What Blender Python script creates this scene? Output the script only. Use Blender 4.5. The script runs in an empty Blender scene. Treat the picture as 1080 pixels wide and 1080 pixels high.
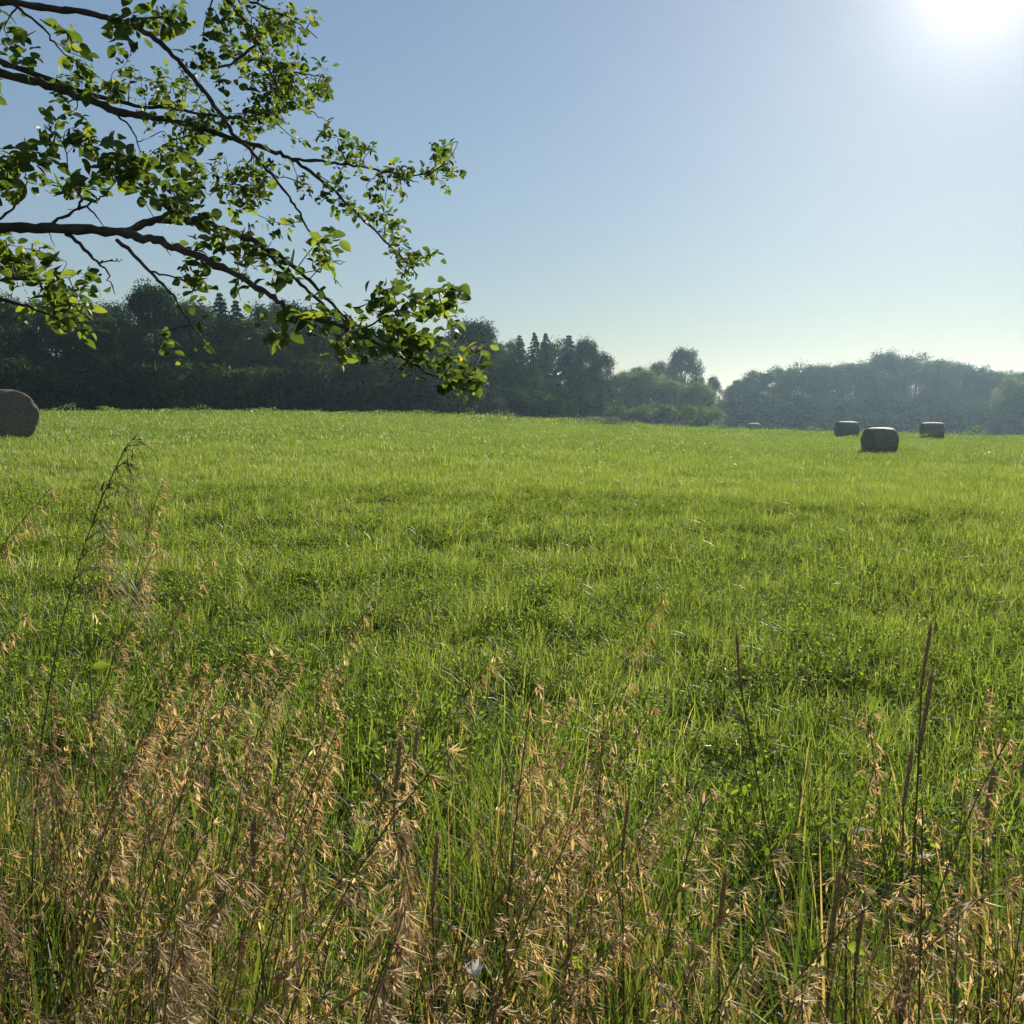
import bpy, math, random
import numpy as np
from mathutils import Vector

random.seed(11)
RNG = np.random.default_rng(11)
SC = bpy.context.scene
COL = SC.collection
R = math.radians

# ------------------------------------------------------------------ camera, sky, sun, exposure
EYE = 1.5
PITCH = R(5.68)
FPX = 540 / math.tan(R(27.5))            # focal length in pixels of the 1080 px photograph
cam = bpy.data.cameras.new('camera')
cam.sensor_fit = 'HORIZONTAL'
cam.angle = R(55)
cam.clip_start, cam.clip_end = 0.05, 6000
CAM = bpy.data.objects.new('camera', cam)
COL.objects.link(CAM)
CAM.location = (0, 0, EYE)
CAM.rotation_euler = (R(90) - PITCH, 0, 0)
SC.camera = CAM

SUN_AZ, SUN_EL = R(24.4), R(21.4)        # azimuth clockwise from +Y
SDIR = Vector((math.sin(SUN_AZ) * math.cos(SUN_EL), math.cos(SUN_AZ) * math.cos(SUN_EL), math.sin(SUN_EL)))
world = bpy.data.worlds.new('World')
SC.world = world
world.use_nodes = True
nt = world.node_tree
nt.nodes.clear()
w_out = nt.nodes.new('ShaderNodeOutputWorld')
w_bg = nt.nodes.new('ShaderNodeBackground')
sky = nt.nodes.new('ShaderNodeTexSky')
sky.sky_type = 'NISHITA'
sky.sun_disc = False
sky.sun_elevation = SUN_EL
sky.sun_rotation = SUN_AZ
sky.altitude = 200
sky.air_density = 1.0
sky.dust_density = 0.14
sky.ozone_density = 0.6
w_bg.inputs['Strength'].default_value = 0.050
# aureole of bright air round the sun: a function of the angle from the sun only
tc = nt.nodes.new('ShaderNodeTexCoord')
dot = nt.nodes.new('ShaderNodeVectorMath'); dot.operation = 'DOT_PRODUCT'
dot.inputs[1].default_value = SDIR
nt.links.new(tc.outputs['Generated'], dot.inputs[0])
def wmath(op, a, b):
    n = nt.nodes.new('ShaderNodeMath'); n.operation = op
    for i, v in enumerate((a, b)):
        if isinstance(v, (int, float)): n.inputs[i].default_value = v
        else: nt.links.new(v, n.inputs[i])
    return n.outputs[0]
dd = wmath('MAXIMUM', dot.outputs['Value'], 0.0)
halo = wmath('ADD', wmath('MULTIPLY', wmath('POWER', dd, 4600.0), 90.0), wmath('ADD', wmath('MULTIPLY', wmath('POWER', dd, 420.0), 5.5), wmath('MULTIPLY', wmath('ADD', wmath('POWER', dd, 60.0), wmath('MULTIPLY', wmath('POWER', dd, 14.0), 0.16)), 1.0)))
glow = nt.nodes.new('ShaderNodeVectorMath'); glow.operation = 'SCALE'
glow.inputs[0].default_value = (1.0, 0.92, 0.93)
nt.links.new(halo, glow.inputs['Scale'])
add = nt.nodes.new('ShaderNodeVectorMath'); add.operation = 'ADD'
# the camera of a clear evening: bright parts of the sky are held back by their own luminance
bw = nt.nodes.new('ShaderNodeRGBToBW'); nt.links.new(sky.outputs[0], bw.inputs[0])
hold = nt.nodes.new('ShaderNodeVectorMath'); hold.operation = 'SCALE'
nt.links.new(sky.outputs[0], hold.inputs[0])
nt.links.new(wmath('DIVIDE', 1.0, wmath('ADD', 0.62, wmath('MULTIPLY', bw.outputs[0], 0.092))), hold.inputs['Scale'])
nt.links.new(hold.outputs[0], add.inputs[0]); nt.links.new(glow.outputs[0], add.inputs[1])
nt.links.new(add.outputs[0], w_bg.inputs['Color'])
nt.links.new(w_bg.outputs[0], w_out.inputs['Surface'])

sl = bpy.data.lights.new('sun', 'SUN')
sl.energy = 5.0
sl.angle = R(0.5)
sl.color = (1.0, 0.93, 0.80)
SUN = bpy.data.objects.new('sun', sl)
COL.objects.link(SUN)
SUN.rotation_euler = (-SDIR).to_track_quat('-Z', 'Y').to_euler()

SC.view_settings.view_transform = 'Standard'
SC.view_settings.look = 'None'
SC.view_settings.exposure = 0.85
SC.view_settings.gamma = 1
SC.view_settings.use_curve_mapping = False
SC.cycles.max_bounces = 9
SC.cycles.diffuse_bounces = 6
SC.cycles.glossy_bounces = 2
SC.cycles.transmission_bounces = 5
SC.cycles.volume_bounces = 1

# ------------------------------------------------------------------ helpers
class MB:
    """Collects faces; build() links them as ONE mesh object."""
    def __init__(s): s.v, s.f, s.t, s.n = [], [], [], 0
    def add(s, v, f, tone=0.5):
        v = np.asarray(v, float).reshape(-1, 3); f = np.asarray(f, np.int64)
        s.v.append(v); s.f.append(f + s.n)
        s.t.append(np.broadcast_to(np.asarray(tone, float), (len(v),)).copy()); s.n += len(v)
    def tube(s, pts, rad, k=6, tone=0.5, cap=True):
        pts = np.asarray(pts, float); n = len(pts)
        rad = np.broadcast_to(np.asarray(rad, float), (n,))
        tan = np.gradient(pts, axis=0); tan /= np.linalg.norm(tan, axis=1)[:, None] + 1e-9
        ref = np.array([0, 0, 1.0]) if abs(tan[0][2]) < .9 else np.array([1.0, 0, 0])
        a = np.linspace(0, 2 * np.pi, k, endpoint=False)
        rings = []
        u = np.cross(tan[0], ref); u /= np.linalg.norm(u)
        for i in range(n):
            u = u - tan[i] * (u @ tan[i]); u /= np.linalg.norm(u) + 1e-9
            w = np.cross(tan[i], u)
            rings.append(pts[i] + rad[i] * (np.cos(a)[:, None] * u + np.sin(a)[:, None] * w))
        V = np.concatenate(rings)
        i0 = (np.arange(n - 1)[:, None] * k + np.arange(k)); i1 = np.arange(n - 1)[:, None] * k + (np.arange(k) + 1) % k
        F = np.stack([i0, i1, i1 + k, i0 + k], -1).reshape(-1, 4)
        if cap:
            V = np.concatenate([V, [pts[-1] + tan[-1] * rad[-1] * .5]])
            b = (n - 1) * k; top = n * k
            T = np.array([[b + j, b + (j + 1) % k, top] for j in range(k)])
            s.add(V, F, tone); s.f.append(T + (s.n - len(V)))
        else: s.add(V, F, tone)
    def data(s, name, mat, smooth=False):
        me = bpy.data.meshes.new(name)
        V = np.concatenate(s.v); me.vertices.add(len(V)); me.vertices.foreach_set('co', V.ravel())
        loops = np.concatenate([f.ravel() for f in s.f])
        cnt = np.concatenate([np.full(len(f), f.shape[1]) for f in s.f])
        me.loops.add(len(loops)); me.loops.foreach_set('vertex_index', loops)
        me.polygons.add(len(cnt)); me.polygons.foreach_set('loop_start', np.concatenate([[0], np.cumsum(cnt)[:-1]]))
        if smooth: me.polygons.foreach_set('use_smooth', np.ones(len(cnt), bool))
        at = me.attributes.new('tone', 'FLOAT', 'POINT'); at.data.foreach_set('value', np.concatenate(s.t))
        me.update(calc_edges=True); me.validate()
        me.materials.append(mat)
        return me
    def build(s, name, mat, parent=None, smooth=False, label=None):
        o = bpy.data.objects.new(name, s.data(name, mat, smooth)); COL.objects.link(o)
        o.parent = parent
        if label: o['label'] = label
        return o

def empty(name, loc=(0, 0, 0), rz=0.0, label=None, cat=None, group=None):
    o = bpy.data.objects.new(name, None); COL.objects.link(o)
    o.empty_display_size = .1
    o.location = loc; o.rotation_euler = (0, 0, rz)
    tag(o, label, cat, group); return o

def tag(o, label=None, cat=None, group=None, kind=None):
    for k, v in (('label', label), ('category', cat), ('group', group), ('kind', kind)):
        if v: o[k] = v

def dup(root, loc, rz, label, group=None, scale=None, tilt=(0, 0)):
    r = root.copy(); COL.objects.link(r)
    r.location = loc; r.rotation_euler = (tilt[0], tilt[1], rz); r['label'] = label
    if scale: r.scale = scale
    if group: r['group'] = group
    elif 'group' in r: del r['group']
    for ch in root.children:
        c = ch.copy(); COL.objects.link(c); c.parent = r
        for g in ch.children:
            d = g.copy(); COL.objects.link(d); d.parent = c
    return r

def ray(px, py):
    a, b = (px - 540) / FPX, (540 - py) / FPX
    return np.array([a, math.cos(PITCH) + b * math.sin(PITCH), -math.sin(PITCH) + b * math.cos(PITCH)])
def at(px, py, depth):                    # a point of the place seen at (px, py), depth metres into the view
    return np.array([0, 0, EYE]) + ray(px, py) * depth

# ------------------------------------------------------------------ materials
def new_mat(name):
    m = bpy.data.materials.new(name); m.use_nodes = True
    m.node_tree.nodes.clear(); return m, m.node_tree
def link(t, a, b): t.links.new(a, b)
def ramp(t, fac, stops):
    n = t.nodes.new('ShaderNodeValToRGB')
    els = n.color_ramp.elements
    while len(els) < len(stops): els.new(.5)
    for e, (p, c) in zip(els, stops): e.position = p; e.color = (*c, 1)
    if fac is not None: link(t, fac, n.inputs[0])
    return n.outputs[0]
def noise(t, scale, detail=3, vec=None, rough=.55):
    n = t.nodes.new('ShaderNodeTexNoise'); n.inputs['Scale'].default_value = scale
    n.inputs['Detail'].default_value = detail; n.inputs['Roughness'].default_value = rough
    if vec is not None: link(t, vec, n.inputs['Vector'])
    return n.outputs['Fac']
def math_n(t, op, a, b=0.0):
    n = t.nodes.new('ShaderNodeMath'); n.operation = op
    for i, v in enumerate((a, b)):
        if isinstance(v, (int, float)): n.inputs[i].default_value = v
        else: link(t, v, n.inputs[i])
    return n.outputs[0]

def leaf_mat(name, stops, trans=.5, tgain=(1.5, 1.6, .7), gloss=.06, rough=.35, drift=0.0, dscale=.35, own=0.0, sheen=.0):
    """Thin plant tissue: diffuse + light passing through + a waxy sheen. Colour by the plant's own tone."""
    m, t = new_mat(name)
    a = t.nodes.new('ShaderNodeAttribute'); a.attribute_name = 'tone'
    fac = a.outputs['Fac']
    if drift:
        g = t.nodes.new('ShaderNodeNewGeometry')
        nz = noise(t, dscale, 3, g.outputs['Position'])
        fac = math_n(t, 'ADD', fac, math_n(t, 'MULTIPLY', math_n(t, 'SUBTRACT', nz, .5), drift))
    if own:
        oi = t.nodes.new('ShaderNodeObjectInfo')
        fac = math_n(t, 'ADD', fac, math_n(t, 'MULTIPLY', math_n(t, 'SUBTRACT', oi.outputs['Random'], .5), own))
    c = ramp(t, fac, stops)
    d = t.nodes.new('ShaderNodeBsdfDiffuse'); link(t, c, d.inputs['Color'])
    tg = t.nodes.new('ShaderNodeMix'); tg.data_type = 'RGBA'; tg.blend_type = 'MULTIPLY'; tg.inputs[0].default_value = 1
    link(t, c, tg.inputs[6]); tg.inputs[7].default_value = (*tgain, 1)
    tr = t.nodes.new('ShaderNodeBsdfTranslucent'); link(t, tg.outputs[2], tr.inputs['Color'])
    mx = t.nodes.new('ShaderNodeMixShader'); mx.inputs[0].default_value = trans
    link(t, d.outputs[0], mx.inputs[1]); link(t, tr.outputs[0], mx.inputs[2])
    gl = t.nodes.new('ShaderNodeBsdfGlossy'); gl.inputs['Roughness'].default_value = rough
    gl.inputs['Color'].default_value = (.9, .92, .8, 1)
    lw = t.nodes.new('ShaderNodeLayerWeight')               # sheen grows at glancing angles, as on any waxy leaf
    m2 = t.nodes.new('ShaderNodeMixShader')
    link(t, math_n(t, 'ADD', gloss, math_n(t, 'MULTIPLY', math_n(t, 'POWER', lw.outputs['Facing'], 5.0), sheen)), m2.inputs[0])
    link(t, mx.outputs[0], m2.inputs[1]); link(t, gl.outputs[0], m2.inputs[2])
    o = t.nodes.new('ShaderNodeOutputMaterial'); link(t, m2.outputs[0], o.inputs['Surface'])
    return m

def solid_mat(name, stops, scale=8, rough=.85, bump=0.0, bscale=40, vec='Object', spec=.3):
    m, t = new_mat(name)
    tcn = t.nodes.new('ShaderNodeTexCoord')
    c = ramp(t, noise(t, scale, 5, tcn.outputs[vec]), stops)
    b = t.nodes.new('ShaderNodeBsdfPrincipled')
    b.inputs['Roughness'].default_value = rough
    b.inputs['Specular IOR Level'].default_value = spec
    link(t, c, b.inputs['Base Color'])
    if bump:
        bn = t.nodes.new('ShaderNodeBump'); bn.inputs['Strength'].default_value = bump
        link(t, noise(t, bscale, 4, tcn.outputs[vec]), bn.inputs['Height']); link(t, bn.outputs[0], b.inputs['Normal'])
    o = t.nodes.new('ShaderNodeOutputMaterial'); link(t, b.outputs[0], o.inputs['Surface'])
    return m

GRASS = leaf_mat('grass_blade', [(0, (.044, .084, .012)), (.35, (.085, .138, .020)), (.75, (.140, .190, .032)), (.90, (.20, .225, .060)), (1, (.36, .30, .15))],
                 .62, (2.0, 1.85, 1.15), .035, .5, .35, .30, 0, .40)
TALL = leaf_mat('long_grass', [(0, (.025, .055, .010)), (.45, (.065, .105, .018)), (.72, (.12, .13, .03)), (.85, (.21, .16, .07)), (1, (.33, .24, .13))],
                .55, (1.7, 1.6, .85), .02, .55, .1, .8, 0, .08)
CLOVER = leaf_mat('clover_leaf', [(0, (.08, .13, .018)), (1, (.15, .20, .035))], .6, (2.0, 1.95, .9), .012, .6, 0, .35, 0, .04)
STRAW = leaf_mat('dry_seed_head', [(0, (.20, .130, .065)), (.4, (.35, .250, .135)), (.75, (.50, .385, .22)), (1, (.66, .54, .36))], .57, (1.24, 1.13, .84), .03, .5)
STEM = leaf_mat('dry_stem', [(0, (.07, .10, .025)), (.5, (.19, .16, .06)), (1, (.36, .26, .12))], .35, (1.2, 1.1, .7), .015, .6)
SPIKE = leaf_mat('timothy_spike', [(0, (.16, .135, .08)), (.6, (.30, .25, .15)), (1, (.44, .37, .23))], .45, (1.15, 1.1, .85), .03, .5)
APPLE = leaf_mat('tree_leaf', [(0, (.024, .044, .012)), (.5, (.054, .084, .019)), (.85, (.090, .122, .026)), (1, (.125, .155, .032))], .58, (2.4, 2.3, 1.0), .025, .45)
YELLOW = leaf_mat('yellow_leaf', [(0, (.6, .5, .06)), (1, (.7, .55, .08))], .5, (1.1, 1.1, .7), .05, .4)
WHITE = leaf_mat('white_petal', [(0, (.75, .74, .68)), (1, (.82, .8, .72))], .3, (1, 1, 1), .03, .5)
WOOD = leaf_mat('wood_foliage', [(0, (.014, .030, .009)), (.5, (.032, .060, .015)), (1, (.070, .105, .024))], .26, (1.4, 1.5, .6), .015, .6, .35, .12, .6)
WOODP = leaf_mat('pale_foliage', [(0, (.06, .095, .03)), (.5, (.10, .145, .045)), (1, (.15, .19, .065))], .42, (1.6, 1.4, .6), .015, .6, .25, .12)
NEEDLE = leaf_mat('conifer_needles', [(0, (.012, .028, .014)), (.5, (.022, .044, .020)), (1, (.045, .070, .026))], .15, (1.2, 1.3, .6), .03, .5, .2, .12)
BARK = solid_mat('bark', [(.3, (.035, .028, .022)), (.6, (.075, .060, .048)), (.8, (.13, .11, .09))], 14, .9, .5, 60)
FARBARK = solid_mat('far_bark', [(.3, (.025, .022, .018)), (.7, (.06, .052, .042))], 3, .9)

def earth_mat():
    m, t = new_mat('field_soil_and_thatch')
    g = t.nodes.new('ShaderNodeNewGeometry'); p = g.outputs['Position']
    n1 = noise(t, .35, 4, p); n2 = noise(t, 9.0, 6, p, .7)
    c = ramp(t, math_n(t, 'ADD', math_n(t, 'MULTIPLY', n1, .4), math_n(t, 'MULTIPLY', n2, .6)),
             [(.3, (.030, .042, .012)), (.5, (.065, .085, .022)), (.7, (.12, .12, .045))])
    b = t.nodes.new('ShaderNodeBsdfPrincipled'); b.inputs['Roughness'].default_value = 1
    b.inputs['Specular IOR Level'].default_value = .1
    link(t, c, b.inputs['Base Color'])
    bn = t.nodes.new('ShaderNodeBump'); bn.inputs['Strength'].default_value = .8; bn.inputs['Distance'].default_value = .1
    link(t, n2, bn.inputs['Height']); link(t, bn.outputs[0], b.inputs['Normal'])
    o = t.nodes.new('ShaderNodeOutputMaterial'); link(t, b.outputs[0], o.inputs['Surface'])
    return m
EARTH = earth_mat()

# ------------------------------------------------------------------ the ground
AZK = np.array([-75, -27.5, -15, -6, 3.3, 9.8, 14, 27.5, 75.])
RK = np.array([0, 10, 28, 40, 55, 70, 100, 150, 220, 700.])
HT = np.array([
    [0, .12, .62, .95, 1.25, 1.48, 1.25, .9, .4, 0],
    [0, .12, .62, .95, 1.25, 1.50, 1.30, 1.0, .5, 0],
    [0, .12, .58, .90, 1.22, 1.50, 1.30, 1.0, .5, 0],
    [0, .10, .48, .75, 1.10, 1.42, 1.20, .8, .2, 0],
    [0, .06, .32, .50, .70, .82, .50, -.2, -1.0, -1.5],
    [0, .03, .14, .24, .30, .26, -.3, -1.5, -2.4, -2.5],
    [0, .0, .05, .06, .08, .04, -.42, -1.25, -2.5, -3],
    [0, .0, .0, .0, -.05, -.22, -.92, -2.15, -3.6, -4],
    [0, .0, .0, .0, -.05, -.22, -.92, -2.15, -3.6, -4]])
_az = np.linspace(-75, 75, 151); _s = np.linspace(0, math.sqrt(700), 220)      # distance axis in sqrt(r)
_tab = np.array([np.interp(_s ** 2, RK, row) for row in HT])
_tab = np.array([np.interp(_az, AZK, _tab[:, j]) for j in range(len(_s))]).T
for _ in range(3):
    p = np.pad(_tab, ((3, 3), (0, 0)), 'edge'); _tab = sum(p[i:i + len(_az)] for i in range(7)) / 7
    p = np.pad(_tab, ((0, 0), (2, 2)), 'edge'); _tab = sum(p[:, i:i + len(_s)] for i in range(5)) / 5
def hump(x, y):
    return .030 * np.sin(.9 * x + .6 * y + 1) * np.sin(.7 * y - .35 * x) + .022 * np.sin(2.1 * x - 1.3 * y + 2) * np.sin(1.7 * y + .8 * x)
def gz(x, y):
    x, y = np.asarray(x, float), np.asarray(y, float)
    r = np.hypot(x, y); az = np.degrees(np.arctan2(x, y)); az = np.where(np.abs(az) > 75, np.sign(az) * np.maximum(0, 75 - (np.abs(az) - 75) * .714), az)
    i = np.clip((az + 75), 0, 149.999); j = np.clip(np.sqrt(r) / _s[1], 0, len(_s) - 1.001)
    i0, j0 = i.astype(int), j.astype(int); a, b = i - i0, j - j0
    z = (_tab[i0, j0] * (1 - a) + _tab[i0 + 1, j0] * a) * (1 - b) + (_tab[i0, j0 + 1] * (1 - a) + _tab[i0 + 1, j0 + 1] * a) * b
    return z + hump(x, y) * np.clip(r / 6, 0, 1) * np.clip(1.6 - r / 60, .15, 1)

def build_ground():
    rr = np.concatenate([np.linspace(.3, 12, 40), np.geomspace(12.4, 620, 150)])
    aa = np.linspace(0, 2 * np.pi, 360, endpoint=False)
    X = np.outer(rr, np.sin(aa)); Y = np.outer(rr, np.cos(aa))
    V = np.stack([X, Y, gz(X, Y)], -1).reshape(-1, 3)
    n = len(aa); i = np.arange(len(rr) - 1)[:, None] * n; j = np.arange(n); k = (j + 1) % n
    F = np.stack([i + j, i + n + j, i + n + k, i + k], -1).reshape(-1, 4)
    mb = MB(); mb.add(V, F)
    c = MB()
    mb.add([[0, 0, 0.0]], np.zeros((0, 3), int)); top = mb.n - 1
    mb.f.append(np.array([[top, jj, (jj + 1) % n] for jj in range(n)]))
    tag(mb.build('ground', EARTH, None, True), 'gently rising hay meadow ground under the grass', kind='structure')
build_ground()

# ------------------------------------------------------------------ grass (stuff)
def blades(n, spread, h0, h1, w, segs=4, lean=.5, rng=RNG, tone=(.0, .8), dry=.04, square=False, pw=1.0):
    if square: bx, by = rng.uniform(-spread, spread, n), rng.uniform(-spread, spread, n)
    else:
        rr = spread * np.sqrt(rng.random(n)); th = rng.random(n) * 2 * np.pi; bx, by = rr * np.cos(th), rr * np.sin(th)
    h = h0 + (h1 - h0) * rng.random(n) ** pw; ang = rng.random(n) * 2 * np.pi
    ln = np.abs(rng.normal(0, lean, n)) * h
    t = np.linspace(0, 1, segs + 1)
    px = bx[:, None] + (np.cos(ang) * ln)[:, None] * t ** 1.8
    py = by[:, None] + (np.sin(ang) * ln)[:, None] * t ** 1.8
    pz = h[:, None] * (t - .28 * (np.minimum(ln / h, 1.3))[:, None] * t ** 2.6) - .02
    wa = rng.random(n) * np.pi
    ww = (w * rng.uniform(.6, 1.3, n))[:, None] * np.clip(np.sin((t * .82 + .18) * np.pi) ** .7, .02, 1)
    ox, oy = np.cos(wa)[:, None] * ww / 2, np.sin(wa)[:, None] * ww / 2
    V = np.stack([np.stack([px - ox, py - oy, pz], -1), np.stack([px + ox, py + oy, pz], -1)], 2)      # n, segs+1, 2, 3
    base = np.arange(n)[:, None] * (segs + 1) * 2 + np.arange(segs) * 2
    F = np.stack([base, base + 1, base + 3, base + 2], -1).reshape(-1, 4)
    tn = rng.uniform(*tone, n); tn[rng.random(n) < dry] = rng.uniform(.88, 1)
    return V.reshape(-1, 3), F, np.repeat(tn, (segs + 1) * 2)

def clover_patch(n, spread, h0, h1, s):
    mb = MB()
    for _ in range(n):
        a, r = random.random() * 6.28, spread * math.sqrt(random.random())
        b = np.array([r * math.cos(a), r * math.sin(a), -.01]); top = b + [random.gauss(0, .03), random.gauss(0, .03), random.uniform(h0, h1)]
        mb.tube([b, (b + top) / 2 + [.008, 0, 0], top], .0009, 3, .2, False)
        ph = random.random() * 6.28; tl = random.uniform(.1, 1.0)
        for k in range(3):
            th = ph + k * 2.094; d = np.array([math.cos(th), math.sin(th), tl]); sd = np.array([-math.sin(th), math.cos(th), .0]); q = s * random.uniform(.8, 1.2)
            V = [top, top + d * q * .5 + sd * q * .38, top + d * q + sd * q * .25, top + d * q * 1.02, top + d * q - sd * q * .25, top + d * q * .5 - sd * q * .38]
            mb.add(V, [[0, 1, 2, 3], [0, 3, 4, 5]], random.random())
    return mb

def variants(coll, defs, mat):
    out = []
    for name, fn in defs:
        mb = fn()
        o = bpy.data.objects.new(name, mb.data(name, mat(name) if callable(mat) else mat)); coll.objects.link(o); out.append(o)
    return out
def blade_mb(*a, **k):
    mb = MB(); mb.add(*blades(*a, **k)); return mb

def scatter_object(name, pts, rot, scl, idx, coll, label):
    me = bpy.data.meshes.new(name); me.vertices.add(len(pts)); me.vertices.foreach_set('co', pts.ravel())
    for an, ty, dat, key in (('rot', 'FLOAT_VECTOR', rot, 'vector'), ('scl', 'FLOAT_VECTOR', scl, 'vector'), ('idx', 'INT', idx, 'value')):
        at_ = me.attributes.new(an, ty, 'POINT'); at_.data.foreach_set(key, np.ascontiguousarray(dat).ravel())
    o = bpy.data.objects.new(name, me); COL.objects.link(o)
    tag(o, label, 'grass', None, 'stuff')
    ng = bpy.data.node_groups.new(name + '_nodes', 'GeometryNodeTree')
    ng.interface.new_socket('Geometry', in_out='INPUT', socket_type='NodeSocketGeometry')
    ng.interface.new_socket('Geometry', in_out='OUTPUT', socket_type='NodeSocketGeometry')
    gi, go = ng.nodes.new('NodeGroupInput'), ng.nodes.new('NodeGroupOutput')
    ci = ng.nodes.new('GeometryNodeCollectionInfo'); ci.inputs['Collection'].default_value = coll
    ci.inputs['Separate Children'].default_value = True; ci.inputs['Reset Children'].default_value = True
    ip = ng.nodes.new('GeometryNodeInstanceOnPoints'); ip.inputs['Pick Instance'].default_value = True
    def na(n, ty):
        q = ng.nodes.new('GeometryNodeInputNamedAttribute'); q.data_type = ty; q.inputs['Name'].default_value = n; return q.outputs['Attribute']
    e2r = ng.nodes.new('FunctionNodeEulerToRotation')
    L = ng.links.new
    L(gi.outputs[0], ip.inputs['Points']); L(ci.outputs[0], ip.inputs['Instance'])
    L(na('idx', 'INT'), ip.inputs['Instance Index'])
    L(na('rot', 'FLOAT_VECTOR'), e2r.inputs[0]); L(e2r.outputs[0], ip.inputs['Rotation'])
    L(na('scl', 'FLOAT_VECTOR'), ip.inputs['Scale']); L(ip.outputs[0], go.inputs[0])
    md = o.modifiers.new('grow', 'NODES'); md.node_group = ng
    return o

def wedge(n, r0, r1, half, rng=RNG):
    r = np.sqrt(rng.uniform(r0 * r0, r1 * r1, n)); a = np.radians(rng.uniform(-half, half, n))
    return r * np.sin(a), r * np.cos(a)
def clump_field(x, y):                    # 0..1, how rank the grass is here
    c = (.7 * np.sin(1.7 * x + .5 * y + .7) * np.sin(1.3 * y - .6 * x + 2.1) + .9 * np.sin(3.9 * x + 1.3 * y) * np.sin(3.1 * y - 1.9 * x + .4)
         + .8 * np.sin(8.3 * x + 2.7 * y) * np.sin(7.1 * y - 3.9 * x + 1.4) + .35 * np.sin(.31 * x + 1) * np.sin(.45 * y + .2 * x))
    return np.clip(.5 + .28 * c, 0, 1)

gc = bpy.data.collections.new('grass_kinds')
defs = []  # near and mid tones lighter, far darker: colour makes up for blade self-shading
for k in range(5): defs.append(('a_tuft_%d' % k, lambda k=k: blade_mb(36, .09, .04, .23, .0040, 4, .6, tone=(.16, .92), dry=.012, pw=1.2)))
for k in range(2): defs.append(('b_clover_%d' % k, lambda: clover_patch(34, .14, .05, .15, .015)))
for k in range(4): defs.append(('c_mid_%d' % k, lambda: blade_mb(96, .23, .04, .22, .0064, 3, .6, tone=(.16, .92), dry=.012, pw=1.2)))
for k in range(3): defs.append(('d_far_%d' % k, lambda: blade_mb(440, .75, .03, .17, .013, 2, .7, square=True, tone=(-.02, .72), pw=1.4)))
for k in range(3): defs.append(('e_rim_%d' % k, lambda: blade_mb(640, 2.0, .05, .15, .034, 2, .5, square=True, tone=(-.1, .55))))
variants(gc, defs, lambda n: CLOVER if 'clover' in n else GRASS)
P, RO, S, I = [], [], [], []
def zone(n, r0, r1, half, lo, hi, s0, s1, clover=0.0, keep=None):
    x, y = wedge(n, r0, r1, half); c = clump_field(x, y)
    k = RNG.random(n) < (.45 + .75 * c)
    if keep is not None: k &= keep(x, y)
    x, y, c = x[k], y[k], c[k]; m = len(x)
    P.append(np.stack([x, y, gz(x, y)], -1)); RO.append(np.stack([RNG.normal(0, .08, m), RNG.normal(0, .08, m), RNG.random(m) * 6.283], -1))
    s = RNG.uniform(s0, s1, m); S.append(np.stack([s, s, s * (.72 + .55 * c)], -1))
    i = RNG.integers(lo, hi + 1, m); i[RNG.random(m) < clover] = 5 + (RNG.random() < .5); I.append(i)
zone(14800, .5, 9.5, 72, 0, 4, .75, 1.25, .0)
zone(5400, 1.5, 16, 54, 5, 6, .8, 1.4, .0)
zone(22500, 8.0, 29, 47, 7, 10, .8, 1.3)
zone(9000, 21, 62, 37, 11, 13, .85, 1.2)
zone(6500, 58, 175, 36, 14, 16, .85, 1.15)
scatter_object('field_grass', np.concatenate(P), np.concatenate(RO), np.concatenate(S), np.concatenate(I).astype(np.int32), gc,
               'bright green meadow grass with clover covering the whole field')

# long half-dry grass of the verge in front
vc = bpy.data.collections.new('verge_kinds')
defs = [('v_%d' % k, lambda: blade_mb(26, .07, .32, .74, .0058, 6, .45, tone=(0, .80), dry=.16)) for k in range(6)]
variants(vc, defs, TALL)
n = 3900
x, y = wedge(n, .55, 3.4, 78)
r = np.hypot(x, y); az = np.degrees(np.arctan2(x, y))
lim = 2.1 + .5 * np.sin(az * .21 + 1.3) + np.where(az < -12, .5, 0)
k = RNG.random(n) < np.clip(1.25 - (r - lim + .8) / .9, .03, 1) * .8
x, y, r = x[k], y[k], r[k]; m = len(x)
s = RNG.uniform(.75, 1.2, m) * np.clip(1.2 - .13 * r, .7, 1.1)
scatter_object('verge_grass', np.stack([x, y, gz(x, y)], -1), np.stack([RNG.normal(0, .1, m), RNG.normal(0, .1, m), RNG.random(m) * 6.283], -1),
               np.stack([s, s, s], -1), RNG.integers(0, 6, m).astype(np.int32), vc, 'long green and straw coloured grass blades crowding the near verge')

# ------------------------------------------------------------------ trees of the wood
def leaf_cloud(mb, cen, nrm, size, rng, tone):
    n = len(cen)
    q = nrm + rng.normal(0, .75, (n, 3)); q /= np.linalg.norm(q, axis=1)[:, None]
    u = np.cross(q, rng.normal(0, 1, (n, 3))); u /= np.linalg.norm(u, axis=1)[:, None] + 1e-9
    w = np.cross(q, u); s = (size * rng.uniform(.55, 1.35, n))[:, None]
    V = np.stack([cen - u * s, cen - w * s * .55 + q * s * .22, cen + u * s, cen + w * s * .55 + q * s * .18], 1)
    mb.add(V.reshape(-1, 3), np.arange(n * 4).reshape(-1, 4), np.repeat(tone, 4))

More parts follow.
